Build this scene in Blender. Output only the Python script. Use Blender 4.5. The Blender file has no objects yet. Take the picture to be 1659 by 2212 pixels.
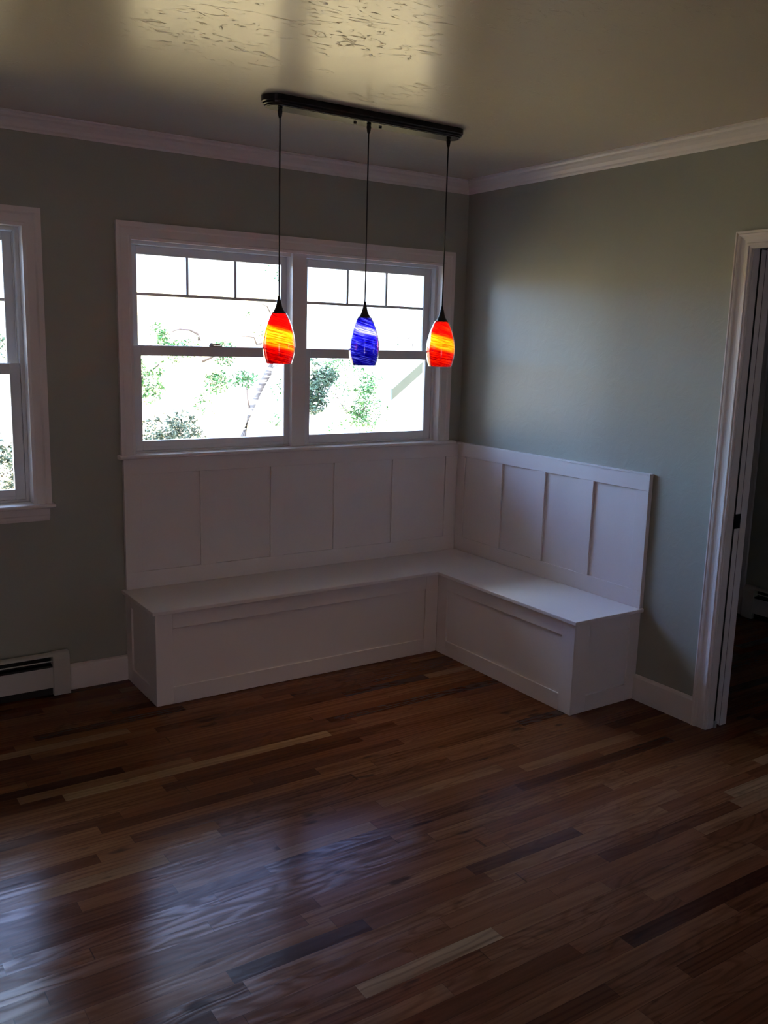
import bpy, bmesh, math, random
from mathutils import Vector, Matrix

# ------------------------------------------------------------------ camera, world, sun, exposure
sc = bpy.context.scene
C = sc.collection
def camera():
    yaw, pitch, roll = (math.radians(a) for a in (-33.8341, -10.5662, 1.561))
    f = Vector((-math.sin(yaw)*math.cos(pitch), math.cos(yaw)*math.cos(pitch), math.sin(pitch)))
    rt = f.cross(Vector((0, 0, 1))).normalized(); up = rt.cross(f)
    r2 = rt*math.cos(roll) + up*math.sin(roll); u2 = up*math.cos(roll) - rt*math.sin(roll)
    m = Matrix((r2, u2, -f)).transposed().to_4x4(); m.translation = (-3.3684, -4.2457, 1.671)
    cd = bpy.data.cameras.new('camera'); cd.sensor_fit = 'HORIZONTAL'; cd.sensor_width = 36
    cd.lens = 1965.4563/1659*36; cd.clip_start = .05; cd.clip_end = 300
    o = bpy.data.objects.new('camera', cd); o.matrix_world = m; C.objects.link(o); sc.camera = o
camera()
SKY = [(0.0, (3.0, 4.7, 7.2)), (.25, (3.2, 5.0, 8.0)), (.52, (2.8, 3.9, 9.4)), (.66, (12.0, 15.5, 20.0)), (1.0, (16.0, 19.0, 23.0))]   # radiance by height: raised high up to brighten the seat
SUN_STRENGTH = 18.0; SKY_SIDE = 2.8
REAR_FILL_GLASS = True
w = bpy.data.worlds.new('sky'); sc.world = w; w.use_nodes = True
bg = w.node_tree.nodes['Background']; bg.inputs[1].default_value = 30.0
_g = w.node_tree.nodes.new('ShaderNodeTexCoord'); _s = w.node_tree.nodes.new('ShaderNodeSeparateXYZ'); _r = w.node_tree.nodes.new('ShaderNodeValToRGB')
while len(_r.color_ramp.elements) < len(SKY): _r.color_ramp.elements.new(.5)
for _e, (_p, _c) in zip(_r.color_ramp.elements, SKY): _e.position = _p; _e.color = tuple(q/30 for q in _c)+(1,)
w.node_tree.links.new(_g.outputs['Generated'], _s.inputs[0]); w.node_tree.links.new(_s.outputs[2], _r.inputs[0]); 
# the sky is brighter towards one side (unseen glow added towards -x to light the right wall)
_d = w.node_tree.nodes.new('ShaderNodeVectorMath'); _d.operation = 'DOT_PRODUCT'; _d.inputs[1].default_value = Vector((-.80, .42, .42)).normalized()
_m = w.node_tree.nodes.new('ShaderNodeMapRange'); _m.interpolation_type = 'SMOOTHSTEP'
for _i, _v in zip(('From Min', 'From Max', 'To Min', 'To Max'), (.30, .95, 1.0, SKY_SIDE)): _m.inputs[_i].default_value = _v
_x = w.node_tree.nodes.new('ShaderNodeVectorMath'); _x.operation = 'SCALE'
w.node_tree.links.new(_g.outputs['Generated'], _d.inputs[0]); w.node_tree.links.new(_d.outputs['Value'], _m.inputs['Value'])
w.node_tree.links.new(_r.outputs[0], _x.inputs[0]); w.node_tree.links.new(_m.outputs[0], _x.inputs['Scale']); w.node_tree.links.new(_x.outputs[0], bg.inputs[0])
sd = bpy.data.lights.new('sun', 'SUN'); sd.energy = SUN_STRENGTH; sd.angle = .01; sd.color = (1, .80, .56)
so = bpy.data.objects.new('sun', sd); C.objects.link(so)
so.rotation_euler = Vector((.35, 1.0, -1.15)).to_track_quat('-Z', 'Y').to_euler()
sc.view_settings.view_transform = 'Standard'; sc.view_settings.look = 'None'
sc.view_settings.gamma = 1; sc.view_settings.use_curve_mapping = False
sc.view_settings.exposure = -0.07
sc.cycles.max_bounces = 12; sc.cycles.diffuse_bounces = 6; sc.cycles.glossy_bounces = 6
sc.cycles.sample_clamp_indirect = 8

# ------------------------------------------------------------------ materials
def nodes(name):
    m = bpy.data.materials.new(name); m.use_nodes = True
    nt = m.node_tree; return m, nt, nt.nodes['Principled BSDF']
def N(nt, t, **kw):
    n = nt.nodes.new(t)
    for k, v in kw.items():
        if isinstance(k, str) and hasattr(n, k): setattr(n, k, v)
    return n
def L(nt, a, b): nt.links.new(a, b)
def math_n(nt, op, a, b=None, c=None):
    n = nt.nodes.new('ShaderNodeMath'); n.operation = op
    for i, x in enumerate((a, b, c)):
        if x is None: continue
        if isinstance(x, (int, float)): n.inputs[i].default_value = x
        else: nt.links.new(x, n.inputs[i])
    return n.outputs[0]
def ramp(nt, fac, stops, interp='LINEAR'):
    r = nt.nodes.new('ShaderNodeValToRGB'); r.color_ramp.interpolation = interp
    e = r.color_ramp.elements
    while len(e) < len(stops): e.new(.5)
    for el, (p, c) in zip(e, stops): el.position = p; el.color = (*c, 1)
    nt.links.new(fac, r.inputs[0]); return r.outputs[0]
def coords(nt, scale=(1, 1, 1)):
    tc = nt.nodes.new('ShaderNodeTexCoord'); mp = nt.nodes.new('ShaderNodeMapping')
    mp.inputs['Scale'].default_value = scale
    nt.links.new(tc.outputs['Object'], mp.inputs[0]); return mp.outputs[0]
def noise(nt, vec, scale, detail=3, rough=.5, dist=0):
    n = nt.nodes.new('ShaderNodeTexNoise'); n.inputs['Scale'].default_value = scale
    n.inputs['Detail'].default_value = detail; n.inputs['Roughness'].default_value = rough
    n.inputs['Distortion'].default_value = dist
    nt.links.new(vec, n.inputs['Vector']); return n.outputs[0]
def bump(nt, b, h, strength, dist):
    n = nt.nodes.new('ShaderNodeBump'); n.inputs['Strength'].default_value = strength
    n.inputs['Distance'].default_value = dist
    nt.links.new(h, n.inputs['Height']); nt.links.new(n.outputs[0], b.inputs['Normal'])

def simple(name, col, rough=.5, metal=0, spec=.5, var=0.04, bscale=60, bst=.05):
    m, nt, b = nodes(name)
    v = coords(nt)
    n = noise(nt, v, 4, 3)
    lo = tuple(c*(1-var) for c in col); hi = tuple(min(1, c*(1+var)) for c in col)
    L(nt, ramp(nt, n, [(.3, lo), (.7, hi)]), b.inputs['Base Color'])
    b.inputs['Roughness'].default_value = rough; b.inputs['Metallic'].default_value = metal
    b.inputs['Specular IOR Level'].default_value = spec
    if bst: bump(nt, b, noise(nt, v, bscale, 2), bst, .001)
    return m

def wall_paint():
    m, nt, b = nodes('sage_wall_paint')
    v = coords(nt)
    L(nt, ramp(nt, noise(nt, v, 1.5, 3), [(.3, (.33, .345, .295)), (.7, (.355, .37, .315))]), b.inputs['Base Color'])
    b.inputs['Roughness'].default_value = .42
    tex = noise(nt, v, 14, 4, .6, 1.2)
    bump(nt, b, tex, .35, .004)
    return m
def ceiling_paint():
    m, nt, b = nodes('ceiling_paint')
    v = coords(nt, (1, 1, 1))
    b.inputs['Base Color'].default_value = (.53, .47, .38, 1)
    b.inputs['Roughness'].default_value = .26
    # skip trowel texture: sparse raised strokes that run along x
    vs = coords(nt, (1, 2.3, 1))
    big = noise(nt, v, 2.2, 2)
    fine = noise(nt, vs, 13, 5, .62, 1.6)
    blob = ramp(nt, fine, [(.585, (0, 0, 0)), (.64, (1, 1, 1))])
    msk = ramp(nt, big, [(.44, (0, 0, 0)), (.56, (1, 1, 1))])
    h = math_n(nt, 'MULTIPLY', blob, msk)
    h2 = math_n(nt, 'ADD', h, math_n(nt, 'MULTIPLY', noise(nt, v, 5, 2), .5))
    bump(nt, b, h2, .4, .004)
    return m
def oak_floor():
    m, nt, b = nodes('oak_strip_floor')
    W_ = .057
    tc = nt.nodes.new('ShaderNodeTexCoord'); sep = nt.nodes.new('ShaderNodeSeparateXYZ')
    L(nt, tc.outputs['Object'], sep.inputs[0])
    x, y = sep.outputs[0], sep.outputs[1]
    yr = math_n(nt, 'DIVIDE', y, W_)
    row = math_n(nt, 'FLOOR', yr)
    fy = math_n(nt, 'FRACT', yr)
    wn = N(nt, 'ShaderNodeTexWhiteNoise', noise_dimensions='1D'); L(nt, row, wn.inputs['W'])
    wn2 = N(nt, 'ShaderNodeTexWhiteNoise', noise_dimensions='1D'); L(nt, math_n(nt, 'ADD', row, 77.3), wn2.inputs['W'])
    length = math_n(nt, 'MULTIPLY_ADD', wn2.outputs[0], .8, .45)
    xs = math_n(nt, 'DIVIDE', math_n(nt, 'MULTIPLY_ADD', wn.outputs[0], 9.0, x), length)
    # irregular joints: warp along x with a row dependent wobble
    wob = N(nt, 'ShaderNodeTexNoise', noise_dimensions='2D'); cx = nt.nodes.new('ShaderNodeCombineXYZ')
    L(nt, math_n(nt, 'MULTIPLY', x, .9), cx.inputs[0]); L(nt, math_n(nt, 'MULTIPLY', row, 3.7), cx.inputs[1])
    L(nt, cx.outputs[0], wob.inputs['Vector']); wob.inputs['Scale'].default_value = 1
    xs = math_n(nt, 'ADD', xs, math_n(nt, 'MULTIPLY', wob.outputs[0], 1.3))
    col = math_n(nt, 'FLOOR', xs); fx = math_n(nt, 'FRACT', xs)
    idv = nt.nodes.new('ShaderNodeCombineXYZ'); L(nt, row, idv.inputs[0]); L(nt, col, idv.inputs[1])
    wid = N(nt, 'ShaderNodeTexWhiteNoise', noise_dimensions='3D'); L(nt, idv.outputs[0], wid.inputs['Vector'])
    # grain coordinates, shifted for every board
    off = nt.nodes.new('ShaderNodeVectorMath'); off.operation = 'MULTIPLY_ADD'
    L(nt, wid.outputs['Color'], off.inputs[0]); off.inputs[1].default_value = (37, 41, 13); L(nt, tc.outputs['Object'], off.inputs[2])
    mp = nt.nodes.new('ShaderNodeMapping'); L(nt, off.outputs[0], mp.inputs[0]); mp.inputs['Scale'].default_value = (1.0, 14, 1)
    g1 = noise(nt, mp.outputs[0], 2.2, 5, .6, .6)
    mp2 = nt.nodes.new('ShaderNodeMapping'); L(nt, off.outputs[0], mp2.inputs[0]); mp2.inputs['Scale'].default_value = (2.5, 26, 1)
    wv = nt.nodes.new('ShaderNodeTexWave'); wv.wave_type = 'BANDS'; wv.bands_direction = 'Y'
    wv.inputs['Scale'].default_value = .55; wv.inputs['Distortion'].default_value = 9; wv.inputs['Detail'].default_value = 2
    wv.inputs['Detail Scale'].default_value = .55
    L(nt, mp2.outputs[0], wv.inputs['Vector'])
    mp3 = nt.nodes.new('ShaderNodeMapping'); L(nt, off.outputs[0], mp3.inputs[0]); mp3.inputs['Scale'].default_value = (2.6, 7, 1)
    knot = ramp(nt, noise(nt, mp3.outputs[0], 2.4, 2, .4), [(.68, (0, 0, 0)), (.76, (1, 1, 1))])
    base = ramp(nt, wid.outputs['Value'], [(0, (.050, .016, .008)), (.10, (.095, .030, .012)), (.35, (.138, .046, .018)),
                                            (.70, (.168, .062, .024)), (.91, (.195, .080, .032)), (.97, (.23, .12, .055)), (1, (.31, .19, .09))])
    gr = ramp(nt, g1, [(.25, (.58, .53, .5)), (.6, (1.08, 1.07, 1.05))])
    mx = N(nt, 'ShaderNodeMix', data_type='RGBA', blend_type='MULTIPLY'); mx.inputs['Factor'].default_value = .8
    L(nt, base, mx.inputs['A']); L(nt, gr, mx.inputs['B'])
    wr = ramp(nt, wv.outputs[0], [(0, (.62, .58, .55)), (.35, (1, 1, 1)), (1, (1.04, 1.04, 1.02))])
    mx2 = N(nt, 'ShaderNodeMix', data_type='RGBA', blend_type='MULTIPLY')
    L(nt, math_n(nt, 'MULTIPLY', wn2.outputs[0], .75), mx2.inputs['Factor'])
    L(nt, mx.outputs['Result'], mx2.inputs['A']); L(nt, wr, mx2.inputs['B'])
    mx3 = N(nt, 'ShaderNodeMix', data_type='RGBA'); L(nt, math_n(nt, 'MULTIPLY', knot, .75), mx3.inputs['Factor'])
    L(nt, mx2.outputs['Result'], mx3.inputs['A']); mx3.inputs['B'].default_value = (.028, .013, .009, 1)
    # flame figure: contour lines of a stretched noise, strong on some boards only
    mp4 = nt.nodes.new('ShaderNodeMapping'); L(nt, off.outputs[0], mp4.inputs[0]); mp4.inputs['Scale'].default_value = (1.6, 9, 1)
    fig = math_n(nt, 'MULTIPLY_ADD', math_n(nt, 'SINE', math_n(nt, 'MULTIPLY', noise(nt, mp4.outputs[0], 1.0, 2, .45, .3), 75.0)), .5, .5)
    sepc = nt.nodes.new('ShaderNodeSeparateColor'); L(nt, wid.outputs['Color'], sepc.inputs[0])
    figm = ramp(nt, sepc.outputs[1], [(.35, (0, 0, 0)), (.75, (1, 1, 1))])
    mx5 = N(nt, 'ShaderNodeMix', data_type='RGBA', blend_type='MULTIPLY'); L(nt, math_n(nt, 'MULTIPLY', figm, .65), mx5.inputs['Factor'])
    L(nt, mx3.outputs['Result'], mx5.inputs['A']); L(nt, ramp(nt, fig, [(0, (.62, .58, .56)), (.45, (1.02, 1.02, 1.02))]), mx5.inputs['B'])
    # smoky mineral streaks that run over part of a board
    mp6 = nt.nodes.new('ShaderNodeMapping'); L(nt, off.outputs[0], mp6.inputs[0]); mp6.inputs['Scale'].default_value = (1.3, 13, 1)
    stk = ramp(nt, noise(nt, mp6.outputs[0], 1.2, 4, .6), [(.60, (0, 0, 0)), (.72, (1, 1, 1))])
    stk_f = stk
    mx6 = N(nt, 'ShaderNodeMix', data_type='RGBA', blend_type='MULTIPLY'); L(nt, stk, mx6.inputs['Factor'])
    L(nt, mx5.outputs['Result'], mx6.inputs['A']); mx6.inputs['B'].default_value = (.50, .44, .42, 1)
    # joints
    ey = math_n(nt, 'MINIMUM', fy, math_n(nt, 'SUBTRACT', 1.0, fy))
    jy = math_n(nt, 'LESS_THAN', ey, .012)
    ex = math_n(nt, 'MINIMUM', fx, math_n(nt, 'SUBTRACT', 1.0, fx))
    jx = math_n(nt, 'LESS_THAN', ex, .0012)
    j = math_n(nt, 'MAXIMUM', jy, jx)
    mx4 = N(nt, 'ShaderNodeMix', data_type='RGBA'); L(nt, math_n(nt, 'MULTIPLY', j, .55), mx4.inputs['Factor'])
    L(nt, mx6.outputs['Result'], mx4.inputs['A']); mx4.inputs['B'].default_value = (.02, .01, .006, 1)
    L(nt, mx4.outputs['Result'], b.inputs['Base Color'])
    b.inputs['Roughness'].default_value = .27
    rr = math_n(nt, 'MULTIPLY_ADD', g1, .08, .15); L(nt, rr, b.inputs['Roughness'])
    sp = math_n(nt, 'ADD', math_n(nt, 'MULTIPLY', g1, .16), math_n(nt, 'MULTIPLY', math_n(nt, 'MULTIPLY', fig, math_n(nt, 'ADD', figm, .25)), .12))
    sp = math_n(nt, 'MULTIPLY', sp, math_n(nt, 'SUBTRACT', 1.0, math_n(nt, 'MULTIPLY', math_n(nt, 'MAXIMUM', stk_f, knot), .6)))
    L(nt, sp, b.inputs['Specular IOR Level'])
    hh = math_n(nt, 'SUBTRACT', math_n(nt, 'MULTIPLY', wv.outputs[0], .25), math_n(nt, 'MULTIPLY', j, 1.0))
    hh = math_n(nt, 'ADD', hh, math_n(nt, 'MULTIPLY', math_n(nt, 'MULTIPLY', fig, figm), .35))
    bump(nt, b, hh, .08, .002)
    return m

M = {}
M['wall'] = wall_paint(); M['ceiling'] = ceiling_paint(); M['floor'] = oak_floor()
M['trim'] = simple('white_trim_paint', (.76, .72, .71), .34, var=.015, bscale=40, bst=.04)
M['vinyl'] = simple('white_window_vinyl', (.70, .72, .74), .4, var=.01)
M['bronze'] = simple('dark_bronze_metal', (.022, .018, .018), .30, .6, var=.1)
M['bronze_face'] = simple('satin_bronze_plate', (.16, .155, .14), .22, .85, var=.05)
M['cord'] = simple('black_cord', (.012, .011, .012), .6)
M['cap'] = simple('black_socket_cap', (.015, .014, .015), .35, .4)
M['heater'] = simple('heater_enamel', (.50, .49, .46), .4, var=.02)
M['dark'] = simple('dark_fins_and_gap_shade', (.02, .02, .02), .6, .3)
M['latch'] = simple('sash_lock_metal', (.55, .58, .6), .3, .5)
M['strike'] = simple('black_iron_pull', (.01, .01, .012), .4, .6)
M['siding'] = simple('white_siding', (.85, .84, .80), .8, var=.03)
M['soffit'] = simple('grey_green_roof_edge', (.055, .065, .05), .8, var=.08)
M['shingle'] = simple('asphalt_shingles', (.30, .29, .27), .9, var=.2)

def glass_mat(name, rough=0):
    m, nt, b = nodes(name)
    tr = N(nt, 'ShaderNodeBsdfTransparent'); tr.inputs[0].default_value = (.97, .985, .98, 1)
    gl = N(nt, 'ShaderNodeBsdfGlossy'); gl.inputs['Roughness'].default_value = .02
    lw = N(nt, 'ShaderNodeFresnel'); lw.inputs[0].default_value = 1.45
    n = noise(nt, coords(nt), 3, 1)
    bp = N(nt, 'ShaderNodeBump'); bp.inputs['Strength'].default_value = .01; L(nt, n, bp.inputs['Height']); L(nt, bp.outputs[0], gl.inputs['Normal'])
    mx = N(nt, 'ShaderNodeMixShader'); L(nt, lw.outputs[0], mx.inputs[0]); L(nt, tr.outputs[0], mx.inputs[1]); L(nt, gl.outputs[0], mx.inputs[2])
    L(nt, mx.outputs[0], nt.nodes['Material Output'].inputs[0]); return m
M['pane'] = glass_mat('clear_window_glass')
def clear_glass():
    m, nt, b = nodes('clear_casing_glass')
    b.inputs['Roughness'].default_value = .02; b.inputs['Transmission Weight'].default_value = 1; b.inputs['IOR'].default_value = 1.32
    L(nt, ramp(nt, noise(nt, coords(nt), 5, 1), [(0, (1, .97, .98)), (1, (1, 1, 1))]), b.inputs['Base Color'])
    return m
M['casing_glass'] = clear_glass()

def swirl_glass(name, cols, band_cols, band_z, seed, tilt):
    """blown glass wound with thin slanting threads of colour; a wide band of another colour runs round it"""
    m, nt, b = nodes(name)
    tc = nt.nodes.new('ShaderNodeTexCoord'); sep = nt.nodes.new('ShaderNodeSeparateXYZ'); L(nt, tc.outputs['Object'], sep.inputs[0])
    ang = math_n(nt, 'ARCTAN2', sep.outputs[0], math_n(nt, 'MULTIPLY', sep.outputs[1], -1.0))
    # helix height: z plus slope, leaning over the visible side
    hz = math_n(nt, 'ADD', sep.outputs[2], math_n(nt, 'MULTIPLY', ang, tilt))
    cb = nt.nodes.new('ShaderNodeCombineXYZ')
    L(nt, math_n(nt, 'MULTIPLY', sep.outputs[0], 12), cb.inputs[0]); L(nt, math_n(nt, 'MULTIPLY', sep.outputs[1], 12), cb.inputs[1])
    L(nt, math_n(nt, 'MULTIPLY', hz, 330), cb.inputs[2])
    mp = nt.nodes.new('ShaderNodeMapping'); mp.inputs['Location'].default_value = (seed, seed*1.7, seed*.3); L(nt, cb.outputs[0], mp.inputs[0])
    thread = noise(nt, mp.outputs[0], 1.0, 3, .65)
    c1 = ramp(nt, thread, cols); c2 = ramp(nt, thread, band_cols)
    d = math_n(nt, 'ABSOLUTE', math_n(nt, 'SUBTRACT', hz, band_z[0]))
    d = math_n(nt, 'ADD', d, math_n(nt, 'MULTIPLY', math_n(nt, 'SUBTRACT', thread, .5), .03))
    fac = ramp(nt, d, [(max(0, band_z[1]-.006), (1, 1, 1)), (band_z[1]+.006, (0, 0, 0))])
    mx = N(nt, 'ShaderNodeMix', data_type='RGBA'); L(nt, fac, mx.inputs['Factor']); L(nt, c1, mx.inputs['A']); L(nt, c2, mx.inputs['B'])
    tl = N(nt, 'ShaderNodeBsdfTranslucent'); L(nt, mx.outputs['Result'], tl.inputs[0])
    L(nt, mx.outputs['Result'], b.inputs['Base Color']); b.inputs['Roughness'].default_value = .12
    ms = N(nt, 'ShaderNodeMixShader'); ms.inputs[0].default_value = .78
    L(nt, b.outputs[0], ms.inputs[1]); L(nt, tl.outputs[0], ms.inputs[2]); L(nt, ms.outputs[0], nt.nodes['Material Output'].inputs[0])
    return m
RED = [(.38, (.13, .0, .010)), (.48, (.30, .0, .010)), (.57, (.45, .012, .008)), (.66, (.65, .12, .02))]
AMB = [(.34, (.40, .03, .004)), (.42, (.8, .34, .010)), (.52, (1, .74, .04)), (.64, (1, .95, .35))]
M['red_a'] = swirl_glass('red_swirl_glass_amber_band', RED, AMB, (-.168, .036), 3.1, .012)
M['red_b'] = swirl_glass('orange_swirl_glass_amber_band', [(p-.03, (r, g*1.4+.002, bl)) for p, (r, g, bl) in RED], AMB, (-.167, .028), 8.4, .012)
BLU = [(.38, (.003, .001, .10)), (.48, (.010, .006, .27)), (.56, (.04, .05, .50)), (.66, (.35, .45, .8))]
M['blue'] = swirl_glass('cobalt_swirl_glass', BLU, [(.36, (.02, .015, .25)), (.48, (.12, .17, .6)), (.58, (.7, .8, 1))], (-.124, .012), 5.7, .012)
def bulb_mat(s):
    m, nt, b = nodes('lit_bulb')
    em = N(nt, 'ShaderNodeEmission'); em.inputs[0].default_value = (1, .66, .36, 1); em.inputs[1].default_value = s
    L(nt, em.outputs[0], nt.nodes['Material Output'].inputs[0]); return m
BULB = 360.0
M['bulb'] = bulb_mat(BULB)

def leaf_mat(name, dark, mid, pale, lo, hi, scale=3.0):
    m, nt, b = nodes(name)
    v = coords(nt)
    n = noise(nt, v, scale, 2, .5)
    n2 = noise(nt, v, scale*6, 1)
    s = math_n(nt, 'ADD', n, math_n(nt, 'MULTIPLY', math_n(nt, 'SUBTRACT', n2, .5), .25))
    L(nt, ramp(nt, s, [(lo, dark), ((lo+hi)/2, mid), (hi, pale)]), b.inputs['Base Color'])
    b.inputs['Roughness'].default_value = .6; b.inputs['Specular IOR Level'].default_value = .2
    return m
BLOWN_OUT = (.86, .88, .74)  # near-white leaf patches stand in for foliage blown out by daylight
M['leaf_green'] = leaf_mat('sunlit_green_leaves', (.025, .085, .03), (.07, .17, .045), BLOWN_OUT, .45, .59, 1.6)
M['leaf_teal'] = leaf_mat('blue_green_needles', (.03, .06, .045), (.07, .12, .08), BLOWN_OUT, .46, .60, 1.8)
M['leaf_shrub'] = leaf_mat('grey_green_leaves', (.03, .045, .035), (.055, .08, .06), BLOWN_OUT, .50, .64, 2.2)
def bark():
    m, nt, b = nodes('pale_banded_bark')
    v = coords(nt, (3, 3, 22))
    L(nt, ramp(nt, noise(nt, v, 1.4, 4, .6), [(.50, (.03, .028, .032)), (.57, (.09, .085, .09)), (.64, (.7, .68, .66))]), b.inputs['Base Color'])
    b.inputs['Roughness'].default_value = .85; return m
M['bark'] = bark(); M['pale_bark'] = simple('blown_out_bark', (.50, .44, .38), .9, var=.2); M['branch'] = simple('grey_brown_bark', (.06, .045, .04), .9, var=.3)  # pale trunk tone stands in for bark blown out by daylight
def ground_mat():
    m, nt, b = nodes('dry_sunny_ground')
    L(nt, ramp(nt, noise(nt, coords(nt), .7, 5, .6), [(.3, (.29, .195, .075)), (.7, (.36, .25, .10))]), b.inputs['Base Color'])
    b.inputs['Roughness'].default_value = .95; return m
M['ground'] = ground_mat()

# ------------------------------------------------------------------ helpers
class MB:
    def __init__(s): s.v = []; s.f = []; s.sm = []
    def box(s, x0, x1, y0, y1, z0, z1):
        x0, x1 = sorted((x0, x1)); y0, y1 = sorted((y0, y1)); z0, z1 = sorted((z0, z1))
        n = len(s.v)
        s.v += [(x0, y0, z0), (x1, y0, z0), (x1, y1, z0), (x0, y1, z0), (x0, y0, z1), (x1, y0, z1), (x1, y1, z1), (x0, y1, z1)]
        for q in ((0, 3, 2, 1), (4, 5, 6, 7), (0, 1, 5, 4), (1, 2, 6, 5), (2, 3, 7, 6), (3, 0, 4, 7)):
            s.f.append(tuple(n+i for i in q)); s.sm.append(False)
        return s
    def rings(s, rings, close=True, cap=True, smooth=True):
        """rings: equal lists of points joined in order"""
        n = len(s.v); k = len(rings[0])
        for r in rings: s.v += [tuple(p) for p in r]
        for i in range(len(rings)-1):
            for j in range(k if close else k-1):
                a = n+i*k+j; b = n+i*k+(j+1) % k
                s.f.append((a, b, b+k, a+k)); s.sm.append(smooth)
        if cap:
            s.f.append(tuple(n+j for j in reversed(range(k)))); s.sm.append(False)
            s.f.append(tuple(n+(len(rings)-1)*k+j for j in range(k))); s.sm.append(False)
        return s
    def lathe(s, prof, cx=0, cy=0, seg=48, cap=True, smooth=True):
        return s.rings([[(cx+r*math.cos(t), cy+r*math.sin(t), z) for t in (2*math.pi*i/seg for i in range(seg))] for r, z in prof], True, cap, smooth)
    def tube(s, pts, radii, seg=10):
        rs = []
        pts = [Vector(p) for p in pts]
        for i, p in enumerate(pts):
            d = (pts[min(i+1, len(pts)-1)]-pts[max(i-1, 0)]).normalized()
            a = d.cross(Vector((0, 0, 1)) if abs(d.z) < .95 else Vector((1, 0, 0))).normalized(); b = d.cross(a)
            r = radii[i] if isinstance(radii, (list, tuple)) else radii
            rs.append([p + (a*math.cos(t)+b*math.sin(t))*r for t in (2*math.pi*j/seg for j in range(seg))])
        return s.rings(rs)
    def build(s, name, mat, parent=None, bevel=0, origin=None):
        me = bpy.data.meshes.new(name)
        vs = s.v
        if origin: vs = [(a-origin[0], b-origin[1], c-origin[2]) for a, b, c in vs]
        me.from_pydata(vs, [], s.f); me.polygons.foreach_set('use_smooth', s.sm)
        me.materials.append(mat)
        bm = bmesh.new(); bm.from_mesh(me); bmesh.ops.recalc_face_normals(bm, faces=bm.faces); bm.to_mesh(me); bm.free()
        o = bpy.data.objects.new(name, me); C.objects.link(o)
        if origin: o.location = origin
        if parent is not None:
            o.parent = parent; o.matrix_parent_inverse = Matrix.Translation(-world_loc(parent))
        if bevel:
            mo = o.modifiers.new('bevel', 'BEVEL'); mo.width = bevel; mo.segments = 2; mo.limit_method = 'ANGLE'; mo.harden_normals = False
        return o
def world_loc(o):
    l = Vector(o.location)
    # every object here is only translated, so locations in parent_inverse frames are already world ones
    return l
def struct(o): o['kind'] = 'structure'; return o
def empty(name, loc, label=None, cat=None, group=None, kind=None):
    o = bpy.data.objects.new(name, None); o.empty_display_size = .1; o.location = loc; C.objects.link(o)
    if label: o['label'] = label
    if cat: o['category'] = cat
    if group: o['group'] = group
    if kind: o['kind'] = kind
    return o
def tag(o, label, cat, group=None):
    o['label'] = label; o['category'] = cat
    if group: o['group'] = group
    return o

# ------------------------------------------------------------------ room shell
CEIL = 2.57; XL = -6.2; YR = -6.8; XH = 1.75
def grid_wall(mb, axis, t0, t1, u0, u1, z0, z1, holes):
    us = sorted({u0, u1, *[h[0] for h in holes], *[h[1] for h in holes]}); zs = sorted({z0, z1, *[h[2] for h in holes], *[h[3] for h in holes]})
    for i in range(len(us)-1):
        for j in range(len(zs)-1):
            cu, cz = (us[i]+us[i+1])/2, (zs[j]+zs[j+1])/2
            if any(h[0] < cu < h[1] and h[2] < cz < h[3] for h in holes): continue
            if axis == 'y': mb.box(us[i], us[i+1], t0, t1, zs[j], zs[j+1])
            else: mb.box(t0, t1, us[i], us[i+1], zs[j], zs[j+1])
    return mb
W1 = (-1.964, -.168, 1.100, 2.105)          # main window opening
W2 = (-3.36, -2.431, .895, 2.122)           # left window opening
TH = .15
OP = .014
struct(grid_wall(MB(), 'y', 0, TH, XL, .0, -.3, CEIL+.1,
       [(W1[0]-OP, W1[1]+OP, W1[2]-OP, W1[3]+OP), (W2[0]-OP, W2[1]+OP, W2[2]-OP, W2[3]+OP)]).build('wall_back', M['wall']))
DY0, DY1, DZ = -2.72, -1.875, 2.09
struct(grid_wall(MB(), 'x', 0, .13, YR, TH, -.3, CEIL+.1, [(DY0-OP, DY1+OP, -.3, DZ+OP)]).build('wall_right', M['wall']))
struct(MB().box(XL-.15, XL, YR-.15, TH, -.3, CEIL+.1).build('wall_left', M['wall']))
RW = (-4.9, -3.8, .0, 2.1)  # opening added behind the camera for warm fill light
struct(grid_wall(MB(), 'y', YR-.15, YR, XL, .13, -.3, CEIL+.1, [RW] if REAR_FILL_GLASS else []).build('wall_rear', M['wall']))
struct(MB().box(XL-.15, .13, YR-.15, TH, CEIL, CEIL+.12).build('ceiling', M['ceiling']))
struct(MB().box(XL-.15, XH+.1, YR-.15, TH, -.12, 0).build('floor', M['floor']))
# hall beyond the doorway
HY = -.72
struct(MB().box(.13, XH+.1, HY, HY+.12, 0, CEIL+.1).build('wall_hall_left', M['wall']))
struct(grid_wall(MB(), 'x', XH, XH+.1, YR, HY, 0, CEIL+.1, [(-4.6, -3.5, 1.0, 2.1)]).build('wall_hall_far', M['wall']))
struct(MB().box(XH+.05, XH+.054, -4.6, -3.5, 1.0, 2.1).build('window_added_hall_fill', M['pane']))  # unseen window added to light the hall
struct(MB().box(.13, XH+.1, YR-.1, YR, 0, CEIL+.1).build('wall_hall_rear', M['wall']))
struct(MB().box(.13, XH+.1, YR-.1, HY+.12, CEIL+.001, CEIL+.12).build('ceiling_hall', M['ceiling']))

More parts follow.
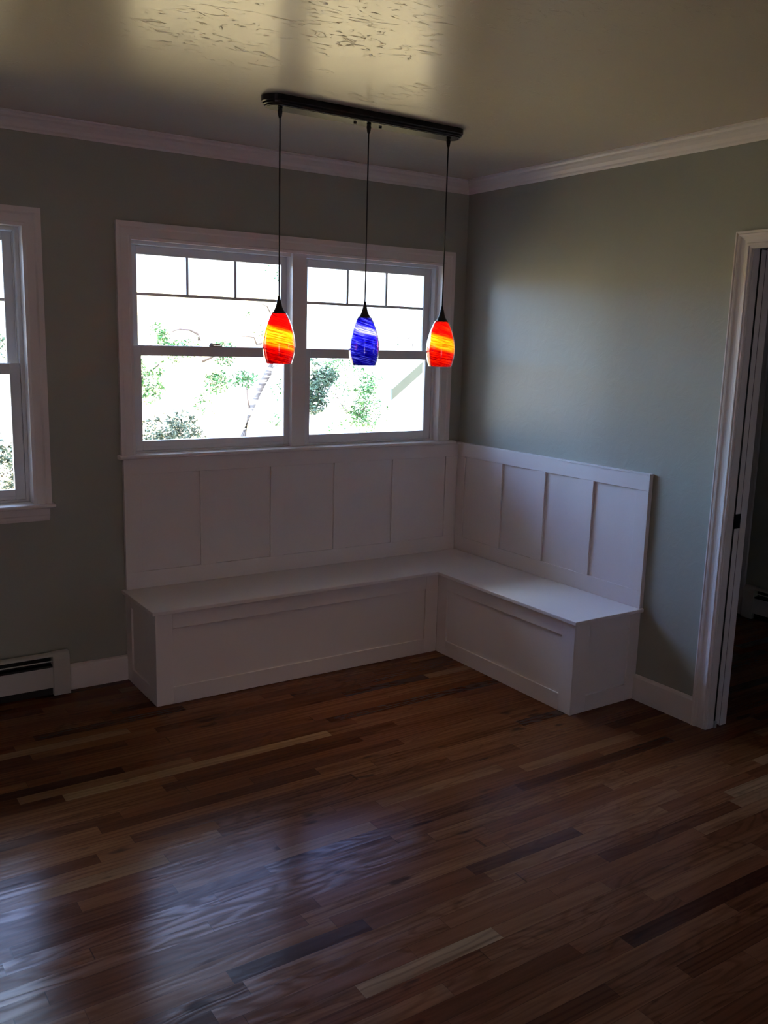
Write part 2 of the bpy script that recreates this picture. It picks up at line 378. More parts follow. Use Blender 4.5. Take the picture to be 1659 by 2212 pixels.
# crown moulding, profile of (offset from wall, height)
CR = [(0, 2.504), (.006, 2.504), (.010, 2.512), (.018, 2.518), (.026, 2.532), (.042, 2.546), (.056, 2.552), (.062, 2.560), (.075, 2.563), (.075, CEIL), (0, CEIL)]
def crown(name, pts_fn):
    m = MB(); m.rings(pts_fn, True, True, False); return struct(m.build(name, M['trim']))
crown('trim_crown_back', [[(XL, -k, z) for k, z in CR], [(-k, -k, z) for k, z in CR]])
crown('trim_crown_right', [[(-k, -k, z) for k, z in CR], [(-k, YR, z) for k, z in CR]])
# baseboards, rounded top edge
BB = [(0, 0), (.016, 0), (.016, .112), (.012, .120), (.004, .124), (0, .125)]
def board(name, a, b, nrm):
    r = lambda p: [(p[0]+nrm[0]*k, p[1]+nrm[1]*k, z) for k, z in BB]
    return struct(MB().rings([r(a), r(b)], True, True, False).build(name, M['trim']))
board('baseboard_back', (XL, 0), (-2.0255, 0), (0, -1))
board('baseboard_right', (0, -1.4515), (0, -1.7965), (-1, 0))
board('baseboard_right_rear', (0, DY0-.08), (0, YR), (-1, 0))
board('baseboard_hall_left', (.13, HY), (XH, HY), (0, -1))
board('baseboard_hall_far', (XH, HY-.12), (XH, YR), (-1, 0))

# ------------------------------------------------------------------ windows
def window(name, Wd, units, mull, stool, apron, casing=.067, head_out=.0755, back=0, row=.432):
    x0, x1, z0, z1 = Wd
    root = empty(name, ((x0+x1)/2, 0, z0), kind='structure')
    # jamb boards lining the opening
    j = MB()
    j.box(x0-.012, x0, .0, .13, z0-.012, z1+.012).box(x1, x1+.012, .0, .13, z0-.012, z1+.012).box(x0, x1, .0, .13, z1, z1+.012)
    j.build('jamb', M['trim'], root, .001)
    # casing: left, right and head with mitred face and raised outer bead
    c = MB()
    a0, a1 = x0+.003, x1-.003; b0, b1 = x0-casing, x1+casing+.008; zt = z1-.003; zo = z1+head_out
    zb = stool[2]
    prof = [(0, 0), (0, .014), (.012, .018), (.016, .0165), (.048, .0165), (.056, .021), (1, .021), (1, 0)]
    def ring(f, w):   # f maps (t in 0..w, depth) to a point
        return [f(min(t, w) if t < 1 else w, d) for t, d in prof]
    wl = a0-b0; wr = b1-a1; wt = zo-zt
    c.rings([ring(lambda t, d: (a0-t, -d, zb), wl), ring(lambda t, d: (a0-t, -d, zt+t*wt/wl), wl)], True, True, False)
    c.rings([ring(lambda t, d: (a0-t*wl/wt, -d, zt+t), wt), ring(lambda t, d: (a1+t*wr/wt, -d, zt+t), wt)], True, True, False)
    c.rings([ring(lambda t, d: (a1+t, -d, zt+t*wt/wr), wr), ring(lambda t, d: (a1+t, -d, zb), wr)], True, True, False)
    c.build('window_casing', M['trim'], root)
    # stool
    s = MB(); sx0, sx1, st, sth = stool
    s.rings([[(x, -.046, st-sth*.8), (x, -.050, st-sth*.5), (x, -.046, st-sth*.1), (x, -.042, st), (x, .135, st), (x, .135, st-sth), (x, -.042, st-sth)] for x in (sx0, sx1)], True, True, False)
    # the stool is cut back to the opening behind the wall face
    s = MB(); 
    s.rings([[(x, -.0005, st-sth), (x, -.044, st-sth), (x, -.048, st-sth*.7), (x, -.048, st-sth*.3), (x, -.044, st), (x, -.0005, st)] for x in (sx0, sx1)], True, True, False)
    s.box(x0, x1, -.0005, .13, st-sth, st)
    s.build('window_stool', M['trim'], root)
    if apron:
        ax0, ax1, az0, az1 = apron
        s = MB(); s.rings([[(x, 0, az1), (x, -.020, az1), (x, -.020, az0+.030), (x, -.015, az0+.024), (x, -.015, az0+.012), (x, -.008, az0), (x, 0, az0)] for x in (ax0, ax1)], True, True, False)
        s.build('window_apron', M['trim'], root)
    for m0, m1 in mull:
        MB().box(m0, m1, .022, .13, st, z1).build('mullion', M['trim'], root, .002)
    zmid = units[0][2]
    for ux0, ux1, zm in units:
        ft = .016
        f = MB()
        f.box(ux0, ux0+ft, .045+back, .13, st, z1).box(ux1-ft, ux1, .045+back, .13, st, z1)
        f.box(ux0+ft, ux1-ft, .045+back, .13, z1-ft, z1).box(ux0+ft, ux1-ft, .045+back, .13, st, st+.010)
        # parting bead between the two sash tracks
        f.box(ux0+ft, ux0+ft+.006, .080+back, .086+back, st+.01, z1-ft).box(ux1-ft-.006, ux1-ft, .080+back, .086+back, st+.01, z1-ft)
        fr = f.build('window_frame', M['vinyl'], root, .0012)
        def sash(nm, y0, y1, za, zb_, rb, rt, sw=.044):
            y0 += back; y1 += back
            q = MB(); xa, xb = ux0+ft+.001, ux1-ft-.001
            q.box(xa, xa+sw, y0, y1, za, zb_).box(xb-sw, xb, y0, y1, za, zb_)
            q.box(xa+sw, xb-sw, y0, y1, za, za+rb).box(xa+sw, xb-sw, y0, y1, zb_-rt, zb_)
            o = q.build(nm, M['vinyl'], root, .002)
            g = MB(); ym = (y0+y1)/2
            g.box(xa+sw-.003, xb-sw+.003, ym-.002, ym+.002, za+rb-.003, zb_-rt+.003).build('glass_pane', M['pane'], o)
            return o, xa+sw, xb-sw, za+rb, zb_-rt, ym
        lo = sash('lower_sash', .050, .078, st+.011, zm+.020, .046, .048)
        up = sash('upper_sash', .088, .114, zm-.020, z1-ft-.001, .041, .040)
        # colonial grille: one bar across and two uprights above it
        o, ga, gb, gz0, gz1, ym = up
        hz = gz1-(gz1-gz0)*row
        g = MB(); g.box(ga, gb, ym-.006, ym+.006, hz-.0068, hz+.0068)
        for k in (1, 2):
            xx = ga+(gb-ga)*k/3; g.box(xx-.0062, xx+.0062, ym-.0055, ym+.0055, hz, gz1)
        g.build('grille', M['vinyl'], o, .001)
        # lock on the meeting rail and sash lift line
        o, ga, gb, gz0, gz1, ym = lo
        xm = (ga+gb)/2
        k = MB(); k.box(xm-.035, xm+.035, ym-.010, ym+.012, zm+.020, zm+.026).lathe([(.011, zm+.026), (.011, zm+.036), (.004, zm+.039)], xm-.018, ym, 16).box(xm-.02, xm+.028, ym-.006, ym+.004, zm+.029, zm+.036)
        k.build('sash_lock', M['latch'], o)
        MB().box(ga-.03, gb+.03, .0475+back, .050+back, st+.020, st+.027).build('sash_lift_rib', M['vinyl'], o)
    return root
window('window_1', W1, [(W1[0], -1.080, 1.606), (-1.048, W1[1], 1.606)], [(-1.110, -1.030)], (-2.046, -.055, 1.113, .018), None)
window('window_2', W2, [(W2[0], W2[1], 1.515)], [], (W2[0]-.085, -2.346, .910, .018), (W2[0]-.065, -2.366, .83, .892), casing=.067, back=.026, row=.48)
rear_fill_window = None
if REAR_FILL_GLASS:
    rr = empty('door_added_rear_fill', (-4.3, YR, 0), kind='structure')  # unseen glass door, added to let warm fill light in
    q = MB(); q.box(RW[0], RW[0]+.05, YR-.1, YR-.04, RW[2], RW[3]).box(RW[1]-.05, RW[1], YR-.1, YR-.04, RW[2], RW[3]).box(-4.9, -4.84, YR-.1, YR-.04, RW[2], RW[3])
    q.box(RW[0], RW[1], YR-.1, YR-.04, RW[2], RW[2]+.05).box(RW[0], RW[1], YR-.1, YR-.04, RW[3]-.05, RW[3])
    q.build('fill_door_frame', M['vinyl'], rr, .002)
    MB().box(RW[0]+.04, RW[1]-.04, YR-.072, YR-.068, RW[2]+.04, RW[3]-.04).build('glass_pane', M['pane'], rr)

# ------------------------------------------------------------------ doorway with a pocket door
d = empty('door_1', (0, DY1, 0), kind='structure')
PR = [(0, 0), (0, .010), (.004, .013), (.010, .013), (.014, .017), (.022, .0165), (.026, .012), (.036, .012), (.050, .014), (.056, .019), (.064, .021), (.068, .018), (.073, .022), (.078, .022), (.080, 0)]
c = MB()
ya, zt = DY1-.004+.006, DZ-.004
wv = .078; ht = .072
def rg(f): return [f(t, dd) for t, dd in PR]
c.rings([rg(lambda t, dd: (-dd, ya+t*wv/.08, 0)), rg(lambda t, dd: (-dd, ya+t*wv/.08, zt+t*ht/.08))], True, True, False)
yb = DY0-.002
c.rings([rg(lambda t, dd: (-dd, ya+t*wv/.08, zt+t*ht/.08)), rg(lambda t, dd: (-dd, yb-t*wv/.08, zt+t*ht/.08))], True, True, False)
c.rings([rg(lambda t, dd: (-dd, yb-t*wv/.08, zt+t*ht/.08)), rg(lambda t, dd: (-dd, yb-t*wv/.08, 0))], True, True, False)
c.build('door_casing', M['trim'], d)
j = MB()
jt = .014
j.box(-.002, .040, DY1, DY1+jt, 0, DZ); j.box(.089, .132, DY1, DY1+jt, .0, DZ)
j.box(-.002, .132, DY0-jt, DY0, 0, DZ+jt); j.box(-.002, .040, DY0, DY1+jt, DZ, DZ+jt); j.box(.092, .132, DY0, DY1+jt, DZ, DZ+jt)
j.build('door_jamb', M['trim'], d, .001)
pd = MB().box(.0535, .0860, DY1+.001, DY1+.013, .012, DZ-.004).build('pocket_door_edge', M['trim'], d, .001)
lbl = MB().box(.0480, .0875, DY1-.0020, DY1+.001, .916, .980).build('edge_pull', M['strike'], pd, .001); lbl['label'] = 'black metal edge pull'
MB().box(.040, .092, DY1+.0135, DY1+.030, 0, DZ).build('pocket_slot_shade', M['dark'], d)  # dark box stands in for the shaded depth of the slot
MB().box(.0402, .0533, DY1+.0015, DY1+.0132, .012, DZ-.001).build('pocket_gap_shade', M['dark'], d)  # dark strip fills the gap in place of its shade
MB().box(.0862, .0888, DY1+.0015, DY1+.0132, .012, DZ-.001).build('pocket_gap_shade', M['dark'], d)  # thin dark strip painted in for shade at the far gap
MB().box(.040, .056, DY1-.006, DY1+.004, 0.0, .030).build('floor_guide', M['latch'], d)

# ------------------------------------------------------------------ corner storage bench
D1, D2, L1, L2, S = .420, .435, 2.025, 1.450, .457
bench = empty('corner_bench', (-1.2, -.2, 0), 'white built-in L-shaped corner storage bench with panelled back and panelled base under the window', 'bench')
G = .0012   # clearance to walls and floor
st = .018; ov = .019
s = MB()
outline = [(-L1-ov, -G), (-L1-ov, -D1-ov), (-D2-ov, -D1-ov), (-D2-ov, -L2-ov), (-G, -L2-ov), (-G, -G)]
s.rings([[(x, y, S-st) for x, y in outline], [(x, y, S) for x, y in outline]], True, True, False)
s.build('seat', M['trim'], bench, .0025)
rp = .010; zt_ = S-st
b = MB()
b.box(-L1+rp, -D2, -D1+rp, -G, G, zt_); b.box(-D2+rp, -G, -L2+rp, -D1+rp, G, zt_)
base = b.build('base', M['trim'], bench)
def frame_y(yf, xa, xb, z0, z1, t, ls, rs, bot, top, nm, par):      # frame whose face lies on plane y=yf, recess behind by t
    q = MB(); q.box(xa, xa+ls, yf, yf+t, z0, z1).box(xb-rs, xb, yf, yf+t, z0, z1).box(xa+ls, xb-rs, yf, yf+t, z0, z0+bot).box(xa+ls, xb-rs, yf, yf+t, z1-top, z1)
    return q.build(nm, M['trim'], par, .0012)
def frame_x(xf, ya, yb, z0, z1, t, ls, rs, bot, top, nm, par):
    q = MB(); q.box(xf, xf+t, ya, ya+ls, z0, z1).box(xf, xf+t, yb-rs, yb, z0, z1).box(xf, xf+t, ya+ls, yb-rs, z0, z0+bot).box(xf, xf+t, ya+ls, yb-rs, z1-top, z1)
    return q.build(nm, M['trim'], par, .0012)
frame_y(-D1, -L1, -D2-.0005, G, zt_, rp, .08, .08, .081, .076, 'panel_frame', base)
frame_x(-D2, -L2, -D1, G, zt_, rp, .08, .082, .081, .072, 'panel_frame', base)
frame_y(-L2, -D2+rp, -G, G, zt_, rp, .088, .067, .080, .072, 'panel_frame', base)
frame_x(-L1, -D1+rp, -G, G, zt_, rp, .080, .079, .072, .055, 'panel_frame', base)
# panelled back along the window wall
WT = 1.095
def back_y():
    bp = MB().box(-L1, -G, -.014, -G, S, WT).build('back_panel', M['trim'], bench)
    q = MB(); y0, y1 = -.0245, -.014
    q.box(-L1, -.0245, y0, y1, 1.020, WT); q.build('top_rail', M['trim'], bp, .0012)
    MB().box(-L1, -.0245, y0, y1, S, .541).build('bottom_rail', M['trim'], bp, .0012)
    edges = [(-L1, -1.942), (-1.642, -1.562), (-1.254, -1.174), (-.870, -.790), (-.487, -.407), (-.109, -.0245)]
    for a, b_ in edges: MB().box(a, b_, y0, y1, .541, 1.020).build('stile', M['trim'], bp, .0012)
    return bp
back_y()
def back_x():
    YE = -1.460
    bp = MB().box(-.014, -G, YE, -.014, S, WT).build('back_panel', M['trim'], bench)
    x0, x1 = -.0245, -.014
    MB().box(x0, x1, YE, -.0245, 1.022, WT).build('top_rail', M['trim'], bp, .0012)
    MB().box(x0, x1, YE, -.0245, S, .541).build('bottom_rail', M['trim'], bp, .0012)
    for a, b_ in [(-.094, -.0245), (-.428, -.352), (-.771, -.693), (-1.113, -1.031), (YE, -1.386)]: MB().box(x0, x1, a, b_, .541, 1.022).build('stile', M['trim'], bp, .0012)
    q = MB(); q.box(-.027, -G, YE-.002, -.0525, WT, WT+.008); q.box(-.054, -G, -.0525, -G, WT, WT+.008)
    q.build('cap_strip', M['trim'], bench, .001)
back_x()

# ------------------------------------------------------------------ baseboard heaters
def heater(xa, xb, label, loc_rot=None):
    """hot water baseboard heater built along x with its back on y=0; xb is the end with the cap"""
    root = empty('baseboard_heater', ((xa+xb)/2, 0, 0), label, 'heater')
    D = .062; H = .205
    def run(pts, x0, x1): return [[(x, -y, z) for y, z in pts] for x in (x0, x1)]
    b = MB(); b.rings(run([(.017, .02), (.020, .02), (.020, H-.003), (.017, H-.003)], xa, xb-.002), True, True, False)
    b.build('back_plate', M['heater'], root)
    b = MB(); b.rings(run([(.0205, H), (.046, H), (.056, H-.004), (.060, H-.010), (.058, H-.011), (.054, H-.006), (.045, H-.003), (.0205, H-.003)], xa, xb-.070), True, True, False)
    b.build('top_cover', M['heater'], root)
    b = MB(); b.rings(run([(D, .045), (D, .140), (D-.002, .143), (D-.004, .140), (D-.003, .045)], xa, xb-.070), True, True, False)
    b.build('front_panel', M['heater'], root)
    b = MB(); b.rings(run([(.054, .174), (.058, .170), (.0585, .1708), (.0545, .1748)], xa, xb-.070), True, True, False)
    b.build('damper', M['heater'], root)
    b = MB(); b.box(xa, xb-.074, -.052, -.022, .05, .150); b.box(xa, xb-.074, -.0225, -.0205, .15, H-.006); b.box(xa, xb-.074, -.040, -.0205, .004, .05); b.build('fin_core_and_slot_shade', M['dark'], root)  # boxes above and below the fins stand in for shade in the slots
    b = MB()
    prof = [(.017, .004), (D+.003, .004), (D+.003, H-.026), (D-.001, H-.010), (D-.012, H+.001), (.040, H+.004), (.017, H+.004)]
    b.rings(run(prof, xb-.078, xb), True, True, False)
    b.build('end_cap', M['heater'], root, .003)
    return root
heater(-3.9, -2.314, 'white enamel baseboard heater with dark slots on the floor below the left window')
h2 = heater(-1.6, 0, 'dim white baseboard heater standing in the room beyond the doorway')
h2.location = (XH-.002, HY-.13-.8, 0); h2.rotation_euler = (0, 0, math.pi/2)
# cap end at +x goes to +y after the turn; front then faces +x, so mirror it to face the doorway
h2.scale = (1, -1, 1); h2.rotation_euler = (0, 0, math.pi/2)
MB().box(XH-.018, XH, HY-.10, HY-.02, 0, 2.2).build('trim_hall_casing', M['trim'])['kind'] = 'structure'

# ------------------------------------------------------------------ pendant light
PY = -.955; PXS = (-1.687, -1.287, -.883)
pl = empty('pendant_light', (-1.287, PY, CEIL), 'three-light pendant with dark oval ceiling bar, two red glass shades and one blue shade', 'lamp')
def stadium(cx, cy, hl, hw, z, seg=16):
    p = []
    for k in range(seg+1): a = -math.pi/2+math.pi*k/seg; p.append((cx+hl-hw+hw*math.cos(a), cy+hw*math.sin(a), z))
    for k in range(seg+1): a = math.pi/2+math.pi*k/seg; p.append((cx-hl+hw+hw*math.cos(a), cy+hw*math.sin(a), z))
    return p
cb = MB(); cx = -1.290
cb.rings([stadium(cx, PY, .470, .058, CEIL-.0005), stadium(cx, PY, .470, .058, CEIL-.020), stadium(cx, PY, .465, .053, CEIL-.023),
          stadium(cx, PY, .464, .052, CEIL-.029), stadium(cx, PY, .459, .047, CEIL-.032), stadium(cx, PY, .457, .045, CEIL-.0365)], True, True, False)
can = cb.build('canopy', M['bronze'], pl)
MB().rings([stadium(cx, PY, .452, .040, CEIL-.0365), stadium(cx, PY, .451, .039, CEIL-.0385)], True, True, False).build('face_plate', M['bronze_face'], can)['label'] = 'satin underside of the bar'
for sx in (-1.352, -1.232):
    MB().lathe([(.007, CEIL-.0385), (.007, CEIL-.043), (.004, CEIL-.046)], sx, PY, 16).build('screw', M['bronze'], can)
def shade_profile():
    # (radius, z below tip of cap)
    return [(.0310, -.064), (.0385, -.076), (.0480, -.095), (.0575, -.118), (.0650, -.142), (.0700, -.166), (.0718, -.188), (.0712, -.206), (.0680, -.226), (.0620, -.246), (.0560, -.262)]
def smooth_prof(p, n=5):
    out = []
    for i in range(len(p)-1):
        p0 = p[max(i-1, 0)]; p1 = p[i]; p2 = p[i+1]; p3 = p[min(i+2, len(p)-1)]
        for k in range(n):
            t = k/n
            f = lambda a, b_, c_, d_: .5*((2*b_)+(-a+c_)*t+(2*a-5*b_+4*c_-d_)*t*t+(-a+3*b_-3*c_+d_)*t**3)
            out.append((f(p0[0], p1[0], p2[0], p3[0]), f(p0[1], p1[1], p2[1], p3[1])))
    out.append(p[-1]); return out
SP = smooth_prof([(r*.87, z) for r, z in shade_profile()])
for X, mat, tipz, nm in ((PXS[0], 'red_a', 1.838, 'red glass shade with a wide amber band'), (PXS[1], 'blue', 1.835, 'cobalt blue streaked glass shade'), (PXS[2], 'red_b', 1.833, 'orange red glass shade with an amber band')):
    MB().lathe([(.009, CEIL-.0385), (.0095, CEIL-.050), (.0065, CEIL-.068), (.004, CEIL-.074)], X, PY, 20).build('cord_grip', M['bronze'], can)
    MB().lathe([(.0028, CEIL-.072), (.0028, tipz-.002)], X, PY, 10).build('cord', M['cord'], pl)
    capo = MB().lathe([(.0045, tipz), (.0055, tipz-.010), (.0080, tipz-.018), (.0105, tipz-.030), (.0140, tipz-.043), (.0195, tipz-.054), (.0275, tipz-.0665), (.0262, tipz-.0668)], X, PY, 40).build('socket_cap', M['cap'], pl)
    org = (X, PY, tipz)
    m = MB()
    rin = [(r-.0035, z) for r, z in SP]
    # closed shell of coloured glass with real thickness
    k = MB(); loop = [(X, PY)]
    prof = [(r-.0012, tipz+z) for r, z in SP] + [(r-.0042, tipz+z) for r, z in reversed(SP)]
    seg = 64
    rings = [[(X+r*math.cos(2*math.pi*i/seg), PY+r*math.sin(2*math.pi*i/seg), z) for i in range(seg)] for r, z in prof]
    k.rings(rings+[rings[0]], True, False, True)
    sh = k.build('glass_shade', M[mat], pl, origin=org); sh['label'] = nm
    k = MB()
    prof = [(r+.0024, tipz+z) for r, z in SP] + [(r-.0008, tipz+z) for r, z in reversed(SP)]
    rings = [[(X+r*math.cos(2*math.pi*i/seg), PY+r*math.sin(2*math.pi*i/seg), z) for i in range(seg)] for r, z in prof]
    k.rings(rings+[rings[0]], True, False, True)
    g = k.build('clear_glass_casing', M['casing_glass'], sh, origin=org)
    g.matrix_parent_inverse = Matrix.Translation(-Vector(org))
    MB().lathe([(.012, tipz-.064), (.013, tipz-.095), (.012, tipz-.100)], X, PY, 20).build('bulb_socket', M['cap'], pl)
    MB().lathe([(.004, tipz-.099), (.012, tipz-.105), (.019, tipz-.118), (.021, tipz-.135), (.018, tipz-.150), (.010, tipz-.160), (.003, tipz-.163)], X, PY, 24).build('light_bulb', M['bulb'], pl)

# ------------------------------------------------------------------ outside
def terrain():
    def h(x, y):
        t = max(0, y-5)
        return -1.1+.05*y+.10*t*(1-math.exp(-t/8))*.55+.12*math.sin(x*.7+y*.4)*min(1, y/6)
    nx, ny = 60, 46
    xs = [-40+90*i/nx for i in range(nx+1)]; ys = [.2+60*(j/ny)**1.7 for j in range(ny+1)]
    v = [(x, y, h(x, y)) for y in ys for x in xs]; f = []
    for j in range(ny):
        for i in range(nx): a = j*(nx+1)+i; f.append((a, a+1, a+nx+2, a+nx+1))
    m = MB(); m.v = v; m.f = f; m.sm = [True]*len(f)
    o = m.build('ground', M['ground']); o['kind'] = 'structure'; return h
gh = terrain()
M['bounce_terracotta'] = simple('terracotta_bounce', (.50, .31, .24), .85, var=.12)
MB().box(-30, 30, -40, YR-.2, -.5, -.4).build('ground_added_bounce', M['bounce_terracotta'])['kind'] = 'structure'  # unseen ground added to bounce warm light through the rear door
MB().box(XH+4, XH+4.2, -12, 2, -.6, 2.6).build('wall_added_hall_yard', M['bounce_terracotta'])['kind'] = 'structure'  # unseen wall added outside the hall's fill window
MB().box(-14, 6, -12.2, -12, -.4, 3.6).build('wall_added_sky_block', M['bounce_terracotta'])['kind'] = 'structure'  # unseen wall added to keep low blue sky out of the rear door

def leaf_cloud(rng, blobs, n, size, pine=False):
    m = MB()
    tot = sum(b[3]**2 for b in blobs)
    for cx_, cy_, cz_, r, *flat in blobs:
        fl = flat[0] if flat else 1
        for _ in range(int(2*n*r*r/tot)):
            d = Vector((rng.gauss(0, 1), rng.gauss(0, 1), rng.gauss(0, 1))).normalized()
            q = r*rng.random()**.45
            p = Vector((cx_+d.x*q, cy_+d.y*q, cz_+d.z*q*fl))
            a = Vector((rng.gauss(0, 1), rng.gauss(0, 1), rng.gauss(0, .6))).normalized()
            b = a.cross(Vector((rng.gauss(0, 1), rng.gauss(0, 1), rng.gauss(0, 1)))).normalized()
            l = size*rng.uniform(.35, 1.0); w_ = l*(.14 if pine else .38); nrm = a.cross(b)*l*.1
            i = len(m.v)
            m.v += [tuple(p-a*l), tuple(p-a*l*.1+b*w_+nrm), tuple(p+a*l), tuple(p-a*l*.1-b*w_+nrm)]
            m.f += [(i, i+1, i+2), (i, i+2, i+3)]; m.sm += [False, False]
    return m
def tree(name, base, trunk, branches, blobs, n, size, mat, label, cat, barkmat='pale_bark', seed=1, pine=False, group=None):
    rng = random.Random(seed)
    root = empty(name, base, label, cat, group)
    t = MB(); pts = [p for p, _ in trunk]; t.tube(pts, [r for _, r in trunk], 10)
    t.build('trunk', M[barkmat], root)
    t = MB()
    for bp, rr_ in branches: t.tube(bp, [rr_*(1-.75*i/(len(bp)-1)) for i in range(len(bp))], 7)
    t.build('branch', M['branch'], root)
    if blobs: leaf_cloud(rng, blobs, n, size, pine).build('foliage', M[mat], root)
    return root
def gz(x, y): return gh(x, y)
# leaning pale tree seen through the left sash
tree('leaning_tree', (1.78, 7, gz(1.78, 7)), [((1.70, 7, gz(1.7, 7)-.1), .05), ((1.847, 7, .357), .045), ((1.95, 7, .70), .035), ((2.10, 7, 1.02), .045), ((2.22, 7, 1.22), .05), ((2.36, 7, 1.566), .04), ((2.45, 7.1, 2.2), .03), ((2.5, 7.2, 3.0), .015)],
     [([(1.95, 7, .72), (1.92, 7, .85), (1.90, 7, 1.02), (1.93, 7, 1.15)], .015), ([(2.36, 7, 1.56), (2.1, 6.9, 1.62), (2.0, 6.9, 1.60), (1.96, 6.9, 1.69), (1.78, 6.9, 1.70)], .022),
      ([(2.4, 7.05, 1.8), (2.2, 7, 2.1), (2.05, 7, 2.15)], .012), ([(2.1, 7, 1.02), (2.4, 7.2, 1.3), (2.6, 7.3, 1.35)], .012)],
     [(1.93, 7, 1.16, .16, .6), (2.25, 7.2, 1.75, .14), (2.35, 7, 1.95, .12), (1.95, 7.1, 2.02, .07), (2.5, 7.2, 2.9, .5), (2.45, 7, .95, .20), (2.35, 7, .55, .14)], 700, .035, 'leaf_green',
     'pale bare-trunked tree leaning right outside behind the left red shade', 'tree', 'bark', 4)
# dark needled shrub at the foot of the left sash
tree('shrub', (.75, 6.6, gz(.75, 6.6)), [((.80, 6.6, gz(.8, 6.6)-.1), .03), ((.82, 6.6, .35), .022), ((.80, 6.6, .75), .010)],
     [([(.82, 6.6, .3), (.6, 6.5, .5), (.5, 6.5, .6)], .012), ([(.82, 6.6, .3), (.95, 6.5, .5), (1.02, 6.5, .55)], .012)],
     [(.56, 6.6, .50, .26), (.80, 6.6, .55, .24), (.98, 6.6, .42, .16), (.62, 6.6, .20, .30), (.95, 6.6, .12, .2)], 1500, .045, 'leaf_shrub',
     'grey-green shrub at lower left corner of the double window', 'shrub', seed=7)
# tall broadleaf at the left edge of the pane
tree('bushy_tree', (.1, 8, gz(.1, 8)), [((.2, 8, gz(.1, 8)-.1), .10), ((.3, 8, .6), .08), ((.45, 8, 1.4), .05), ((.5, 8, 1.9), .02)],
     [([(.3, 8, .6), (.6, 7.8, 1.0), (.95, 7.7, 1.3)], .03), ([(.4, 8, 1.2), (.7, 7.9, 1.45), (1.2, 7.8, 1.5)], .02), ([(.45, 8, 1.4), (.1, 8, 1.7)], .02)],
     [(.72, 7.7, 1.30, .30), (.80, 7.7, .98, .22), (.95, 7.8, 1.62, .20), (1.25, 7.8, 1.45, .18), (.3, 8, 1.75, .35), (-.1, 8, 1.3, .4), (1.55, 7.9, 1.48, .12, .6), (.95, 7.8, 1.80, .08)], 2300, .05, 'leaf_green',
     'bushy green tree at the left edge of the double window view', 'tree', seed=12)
# arching bare branch above the bushes
tree('arching_tree', (1.6, 8.5, gz(1.6, 8.5)), [((1.95, 8.5, gz(1.6, 8.5)-.1), .05), ((1.9, 8.5, .6), .045), ((1.85, 8.5, 1.3), .035), ((1.86, 8.5, 1.62), .03)],
     [([(1.86, 8.5, 1.6), (1.82, 8.5, 1.72), (1.70, 8.5, 1.77), (1.55, 8.5, 1.78), (1.42, 8.5, 1.73)], .024), ([(1.85, 8.5, 1.3), (2.3, 8.5, 1.5), (2.6, 8.5, 1.5)], .02)],
     [(1.75, 8.5, 1.66, .09, .6), (2.2, 8.4, 1.45, .20), (1.65, 8.4, 1.52, .16), (2.05, 8.3, 1.0, .22), (1.85, 8.3, .7, .2), (2.5, 8.4, 1.05, .18)], 900, .04, 'leaf_green',
     'twiggy tree whose bare branch arches above the left meeting rail', 'tree', seed=21)
# trees of the right sash
tree('leafy_tree', (3.4, 8, gz(3.4, 8)), [((3.5, 8, gz(3.4, 8)-.1), .07), ((3.48, 8, .5), .05), ((3.4, 8, 1.3), .03)],
     [([(3.48, 8, .6), (3.8, 8, 1.0)], .02), ([(3.45, 8, .8), (3.2, 8, 1.1)], .02)],
     [(3.38, 7.8, 1.00, .24), (3.30, 7.8, 1.30, .18), (3.42, 7.8, .76, .20), (3.62, 7.8, 1.15, .16)], 1100, .05, 'leaf_teal',
     'dark green leafy tree beside the mullion, seen in the right window', 'tree', seed=30)
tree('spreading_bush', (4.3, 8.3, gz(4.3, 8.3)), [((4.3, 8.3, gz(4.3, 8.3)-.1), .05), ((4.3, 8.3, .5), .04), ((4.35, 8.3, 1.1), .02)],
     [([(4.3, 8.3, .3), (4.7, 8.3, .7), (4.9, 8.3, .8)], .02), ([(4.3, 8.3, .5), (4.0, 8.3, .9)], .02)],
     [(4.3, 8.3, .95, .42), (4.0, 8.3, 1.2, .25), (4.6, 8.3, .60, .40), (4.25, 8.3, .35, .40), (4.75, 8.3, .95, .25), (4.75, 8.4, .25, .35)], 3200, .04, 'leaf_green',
     'pale sunlit bush in the middle of the right window, next to the house', 'bush', seed=33)
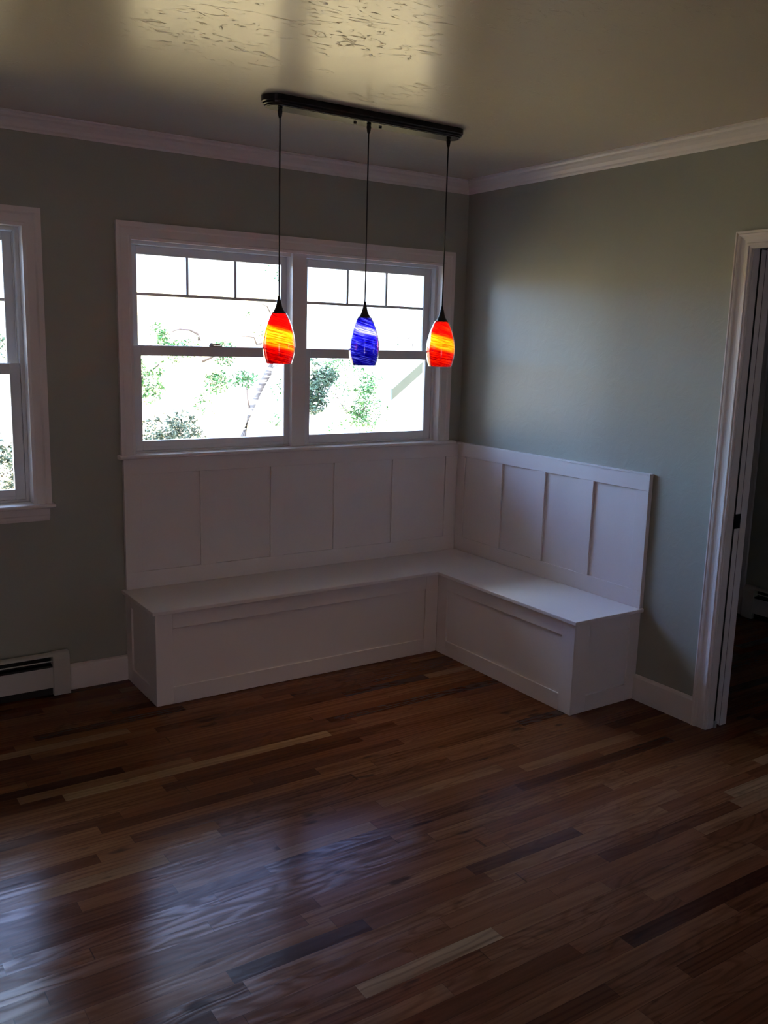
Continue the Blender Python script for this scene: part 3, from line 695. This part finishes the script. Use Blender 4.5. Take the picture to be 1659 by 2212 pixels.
tree('slim_tree', (4.1, 7, gz(4.1, 7)), [((4.15, 7.2, gz(4.1, 7.2)-.1), .03), ((4.2, 7.1, .8), .03), ((4.38, 7.1, 1.4), .018), ((4.52, 7, 1.80), .008)],
     [([(4.55, 7, 1.75), (4.42, 7, 1.68), (4.36, 7, 1.74)], .008), ([(4.6, 7, 1.62), (4.62, 7, 1.86), (4.70, 7, 1.88)], .007)],
     [(4.34, 7, 1.72, .07), (4.46, 7, 1.62, .06), (4.30, 7, 1.62, .05)], 90, .03, 'leaf_teal',
     'thin twig tree whose tip shows above the right meeting rail', 'tree', seed=35)
# outside the left window
tree('hedge_bush', (-1.4, 6, gz(-1.4, 6)), [((-1.5, 6, gz(-1.4, 6)-.1), .04), ((-1.5, 6, 0), .03), ((-1.5, 6, .4), .015)],
     [([(-1.5, 6, .1), (-1.2, 6, .3)], .02)], [(-1.45, 6, .30, .30), (-1.8, 6, .35, .35), (-1.35, 6, .10, .20)], 900, .05, 'leaf_shrub',
     'olive bush at the foot of the left window', 'bush', seed=40)
tree('evergreen_tree', (-1.3, 9, gz(-1.3, 9)), [((-1.2, 9, gz(-1.3, 9)-.1), .09), ((-1.2, 9, .8), .07), ((-1.2, 9, 2.0), .03)],
     [([(-1.2, 9, .9), (-.8, 9, 1.4)], .02)], [(-.95, 9, 1.45, .30), (-1.2, 9, 1.75, .35), (-1.5, 9, 1.3, .4)], 1200, .05, 'leaf_teal',
     'blue-green tree showing at the edge of the left window', 'tree', seed=44)

# neighbouring house: white gable wall, roof plane with a grey-green raked edge
hs = empty('neighbour_house', (6, 9, -1), 'white neighbouring house with sloping roof edge at the right window corner', 'house')
sl = (1.263-.779)/(6.241-5.594)
x0, xr = 5.62, 9.0
def rz(x): return .86+sl*(x-5.60)
q = MB(); q.rings([[(x, y, z) for x, z in ((x0, -1.6), (xr, -1.6), (xr, rz(xr)-.12), (x0, rz(x0)-.12))] for y in (9.25, 16)], True, True, False)
q.build('house_wall', M['siding'], hs)
q = MB(); q.rings([[(x, y, z) for x, z in ((5.56, rz(5.56)-.03), (xr+.4, rz(xr+.4)-.03), (xr+.4, rz(xr+.4)+.05), (5.56, rz(5.56)+.05))] for y in (8.98, 16.2)], True, True, False)
q.build('roof', M['shingle'], hs)
q = MB(); q.rings([[(x, y, z) for x, z in ((5.57, rz(5.57)-.15), (xr+.4, rz(xr+.4)-.15), (xr+.4, rz(xr+.4)+.04), (5.57, rz(5.57)+.04))] for y in (8.93, 8.98)], True, True, False)
q.build('rake_board', M['soffit'], hs)
